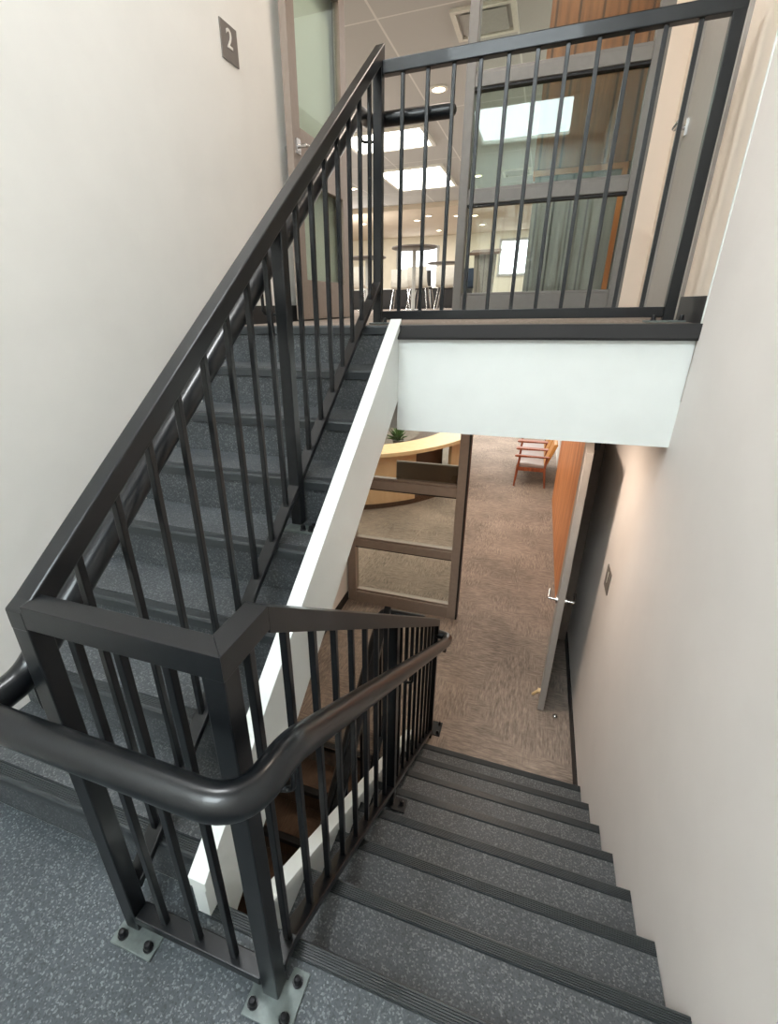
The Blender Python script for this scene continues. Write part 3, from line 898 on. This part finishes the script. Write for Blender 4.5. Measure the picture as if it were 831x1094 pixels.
# ------------------------------------------------------------------ lower lobby
struct('ceiling.004', MB().box((-7, YS + 0.0601, 1.1), (6, 16, 1.2)), M['tile'], loc=(0, 4, 1.1))
struct('wall_front.002', MB().box((-7, 16, ZL), (6, 16.1, 1.1)), M['cream'])
struct('wall_left.002', MB().box((-7.1, YS - 0.05, ZL), (-7, 16, 1.1)), M['cream'])
struct('wall_back.002', MB().box((-7, YS - 0.06, ZL), (XL - 0.1201, YS + 0.06, 0.9199)), M['warmwall'])
struct('wall_right.004', MB().box((1.49, YS + 0.0602, ZL), (1.6, 7.6, 1.1)), M['orangewood'])
struct('wall_right.005', MB().box((1.6001, 7.0, ZL), (1.7, 16, 1.1)), M['wall'])

C_ = (-2.25, 8.3)
DR = 2.3
dkr = thing('reception_desk', (C_[0] + DR, C_[1], ZL), 'curved light wood reception desk with pale maple counter, behind the lower side light', 'desk')
obj('desk_front', MB().arc(C_, DR - 0.06, DR, -150, -43, ZL + 0.1, -0.53).arc(C_, DR - 0.06, DR, -23, 20, ZL + 0.1, -0.53), M['deskwood'], dkr, smooth=True)
obj('recessed_panel', MB().arc(C_, DR - 0.3, DR - 0.24, -46, -20, ZL + 0.1, -0.53), M['darkwood'], dkr, smooth=True)
obj('toe_kick', MB().arc(C_, DR - 0.12, DR - 0.05, -150, 20, ZL, ZL + 0.0999), M['darkwood'], dkr, smooth=True)
obj('counter', MB().arc(C_, DR - 0.38, DR + 0.12, -150, 22, -0.529, -0.475, 60), M['counter'], dkr, smooth=True)
obj('lower_worktop', MB().arc(C_, DR - 0.95, DR - 0.3801, -150, 20, -0.70, -0.67, 50), M['darkwood'], dkr, smooth=True)
pb = thing('dark_board', (0.18, YS, -0.0), 'dark brown board in the top pane of the lower side light, before the desk', 'board')
obj('board_panel', MB().box((-0.12, YS + 0.0205, 0.0152), (0.452, YS + 0.034, 0.17)), M['darkwood'], pb, bevel=0.002)
obj('board_edge', MB().box((-0.12, YS + 0.018, 0.1701), (0.452, YS + 0.036, 0.182)), M['bronze'], pb)

# plant on the worktop behind the counter
pc = Vector((-1.02, 7.35, -0.6685))
pl = thing('potted_plant', pc, 'small leafy green plant behind the reception counter', 'plant')
obj('pot', MB().lathe(pc, [(0.07, 0), (0.1, 0.13), (0.09, 0.13), (0.085, 0.115)], 20), M['pot'], pl, smooth=True)
lm = MB()
for k in range(46):
    a = random.uniform(0, 2 * math.pi)
    tl = random.uniform(0.15, 1.25)
    L = random.uniform(0.14, 0.3)
    b0 = pc + Vector((0, 0, 0.11))
    tip = b0 + Vector((math.cos(a) * math.sin(tl), math.sin(a) * math.sin(tl), math.cos(tl))) * L
    mid = (b0 + tip) / 2 + Vector((0, 0, 0.03))
    sd = Vector((-math.sin(a), math.cos(a), 0)) * 0.022
    lm.add([b0, mid + sd, tip, mid - sd], [(0, 1, 2), (0, 2, 3)])
obj('foliage', lm, M['leaf'], pl)

# three armchairs along the wood wall
def armchair(x, y, label):
    t = thing('armchair', (x, y, ZL), label, 'chair', 'lobby armchairs along the wall')
    H = 0.91
    P = lambda px, py, pz: (x + px, y + py, ZL + pz * H)
    # the chair faces -x; depth along x, width along y
    for sy in (-1, 1):
        obj('front_leg', MB().tube([P(-0.26, sy * 0.23, 0), P(-0.235, sy * 0.23, 0.35), P(-0.215, sy * 0.23, 0.59)], [0.015, 0.021, 0.018], 10), M['chairwood'], t, smooth=True)
        obj('rear_leg', MB().tube([P(0.24, sy * 0.22, 0), P(0.2, sy * 0.22, 0.36), P(0.215, sy * 0.22, 0.6)], [0.015, 0.021, 0.016], 10), M['chairwood'], t, smooth=True)
        obj('armrest', MB().prism([(x + a, ZL + b * H) for a, b in [(-0.3, 0.585), (-0.26, 0.575), (0.26, 0.585), (0.27, 0.605), (-0.26, 0.615), (-0.3, 0.605)]], y + sy * 0.23 - 0.03, y + sy * 0.23 + 0.03, 'y'), M['chairwood'], t, bevel=0.006)
        obj('side_rail', MB().cbox(P(-0.02, sy * 0.222, 0.345), (0.42, 0.024, 0.065)), M['chairwood'], t, bevel=0.004)
    obj('front_rail', MB().cbox(P(-0.235, 0, 0.345), (0.026, 0.43, 0.065)), M['chairwood'], t, bevel=0.004)
    obj('seat_cushion', MB().prism([(x - 0.265, ZL + 0.385 * H), (x - 0.255, ZL + 0.45 * H), (x - 0.1, ZL + 0.46 * H), (x + 0.2, ZL + 0.43 * H), (x + 0.2, ZL + 0.365 * H)], y - 0.205, y + 0.205, 'y'), M['cushion'], t, bevel=0.02)
    obj('backrest', MB().prism([(x + 0.175, ZL + 0.43 * H), (x + 0.225, ZL + 0.42 * H), (x + 0.36, ZL + 0.82 * H), (x + 0.335, ZL + 0.85 * H), (x + 0.295, ZL + 0.83 * H)], y - 0.2, y + 0.2, 'y'), M['tanback'], t, bevel=0.015)
    return t
ac = armchair(1.13, 8.32, 'nearest of three wooden armchairs with tan back and grey seat, along the lobby wall')
dup(ac, (1.13, 8.84, ZL), label='middle of three wooden armchairs with tan back and grey seat, along the lobby wall')
dup(ac, (1.13, 9.36, ZL), label='farthest of three wooden armchairs, cut off by the white landing fascia')

# ------------------------------------------------------------------ light
def area(name, loc, target, sx, sy, power, rgb):
    l = bpy.data.lights.new(name, 'AREA')
    l.shape = 'RECTANGLE'
    l.size, l.size_y = sx, sy
    l.energy = power
    l.color = rgb
    o = bpy.data.objects.new(name, l)
    COL.objects.link(o)
    o.location = loc
    o.rotation_euler = (Vector(target) - Vector(loc)).to_track_quat('-Z', 'Y').to_euler()
    return o

COOL, NEUT, WARM = (0.90, 0.96, 1.0), (1.0, 0.97, 0.93), (1.0, 0.86, 0.70)
def bulb(name, loc, r, power, rgb):
    l = bpy.data.lights.new(name, 'POINT')
    l.shadow_soft_size = r
    l.energy = power
    l.color = rgb
    o = bpy.data.objects.new(name, l)
    COL.objects.link(o)
    o.location = loc
    return o

area('stairwell_ceiling_lamp', (-0.3, 1.15, ZC - 0.03), (-0.3, 1.15, 0), 0.5, 0.7, 46, (0.95, 0.98, 1.0))
area('landing_ceiling_lamp', (0.4, 3.1, ZC - 0.03), (0.4, 3.1, 0), 0.5, 0.5, 18, (1.0, 0.84, 0.70))
area('hall_soffit_lamp', (0.97, 2.72, 0.90), (0.97, 2.72, -1.4), 0.12, 0.12, 15, (1.0, 0.80, 0.64))
area('lounge_fill', (-2.0, 9.5, ZC - 0.05), (-2.0, 9.5, 0), 7, 8, 330, NEUT)  # broad general fill added under the ceiling, not a fixture
area('lounge_far_lamp', (-2.0, 18.5, ZC - 0.05), (-2.0, 18.5, 0), 9, 6, 330, NEUT)
area('wood_wall_fill', (0.9, 4.25, ZC - 0.05), (1.1, 4.75, 2.6), 1.0, 0.3, 8, WARM)  # unseen light added to brighten the wood cladding from the front
bulb('lounge_soft_fill', (-5.5, 8.5, 3.0), 0.5, 260, NEUT)  # these point fills are added to brighten the lounge ceiling; no globes hang there
bulb('lounge_soft_fill', (3.6, 9.0, 3.0), 0.5, 200, NEUT)
bulb('lounge_soft_fill', (-5.5, 16.5, 3.0), 0.5, 220, NEUT)
area('lobby_lamp', (-0.6, 6.6, 1.06), (-0.6, 6.6, -1.4), 3.6, 3.6, 125, (1.0, 0.90, 0.78))
area('lobby_far_lamp', (0.2, 11.5, 1.06), (0.2, 11.5, -1.4), 3, 4, 240, NEUT)

w = bpy.data.worlds.new('sky')
scn.world = w
w.use_nodes = True
bg = w.node_tree.nodes['Background']
sky = w.node_tree.nodes.new('ShaderNodeTexSky')
sky.sky_type = 'HOSEK_WILKIE'
sky.sun_direction = (0.3, 0.5, 0.8)
sky.turbidity = 5
w.node_tree.links.new(sky.outputs['Color'], bg.inputs['Color'])
bg.inputs['Strength'].default_value = 0.6

# ------------------------------------------------------------------ camera
FPX, PX, PY, IW, IH = 508.8432, 379.0867, 560.2356, 831, 1094
cam = bpy.data.cameras.new('camera')
co = bpy.data.objects.new('camera', cam)
COL.objects.link(co)
cam.sensor_fit = 'VERTICAL'
cam.sensor_height = 24.0
cam.sensor_width = 24.0 * IW / IH
cam.lens = FPX * 24.0 / IH
cam.shift_x = (IW / 2 - PX) / IH
cam.shift_y = (PY - IH / 2) / IH
cam.clip_start = 0.05
yaw, pit, rol = 20.4033 * D2R, -24.5591 * D2R, -1.0861 * D2R
fw = Vector((-math.sin(yaw) * math.cos(pit), math.cos(yaw) * math.cos(pit), math.sin(pit)))
rt = Vector((math.cos(yaw), math.sin(yaw), 0))
up = rt.cross(fw)
r2 = math.cos(rol) * rt + math.sin(rol) * up
u2 = -math.sin(rol) * rt + math.cos(rol) * up
co.matrix_world = Matrix(((r2.x, u2.x, -fw.x, 0.9912), (r2.y, u2.y, -fw.y, -0.2056), (r2.z, u2.z, -fw.z, 1.4849), (0, 0, 0, 1)))
scn.camera = co

scn.view_settings.view_transform = 'Standard'
scn.view_settings.look = 'None'
scn.view_settings.exposure = 0.0
scn.cycles.max_bounces = 8
scn.cycles.transparent_max_bounces = 16
scn.cycles.use_denoising = True
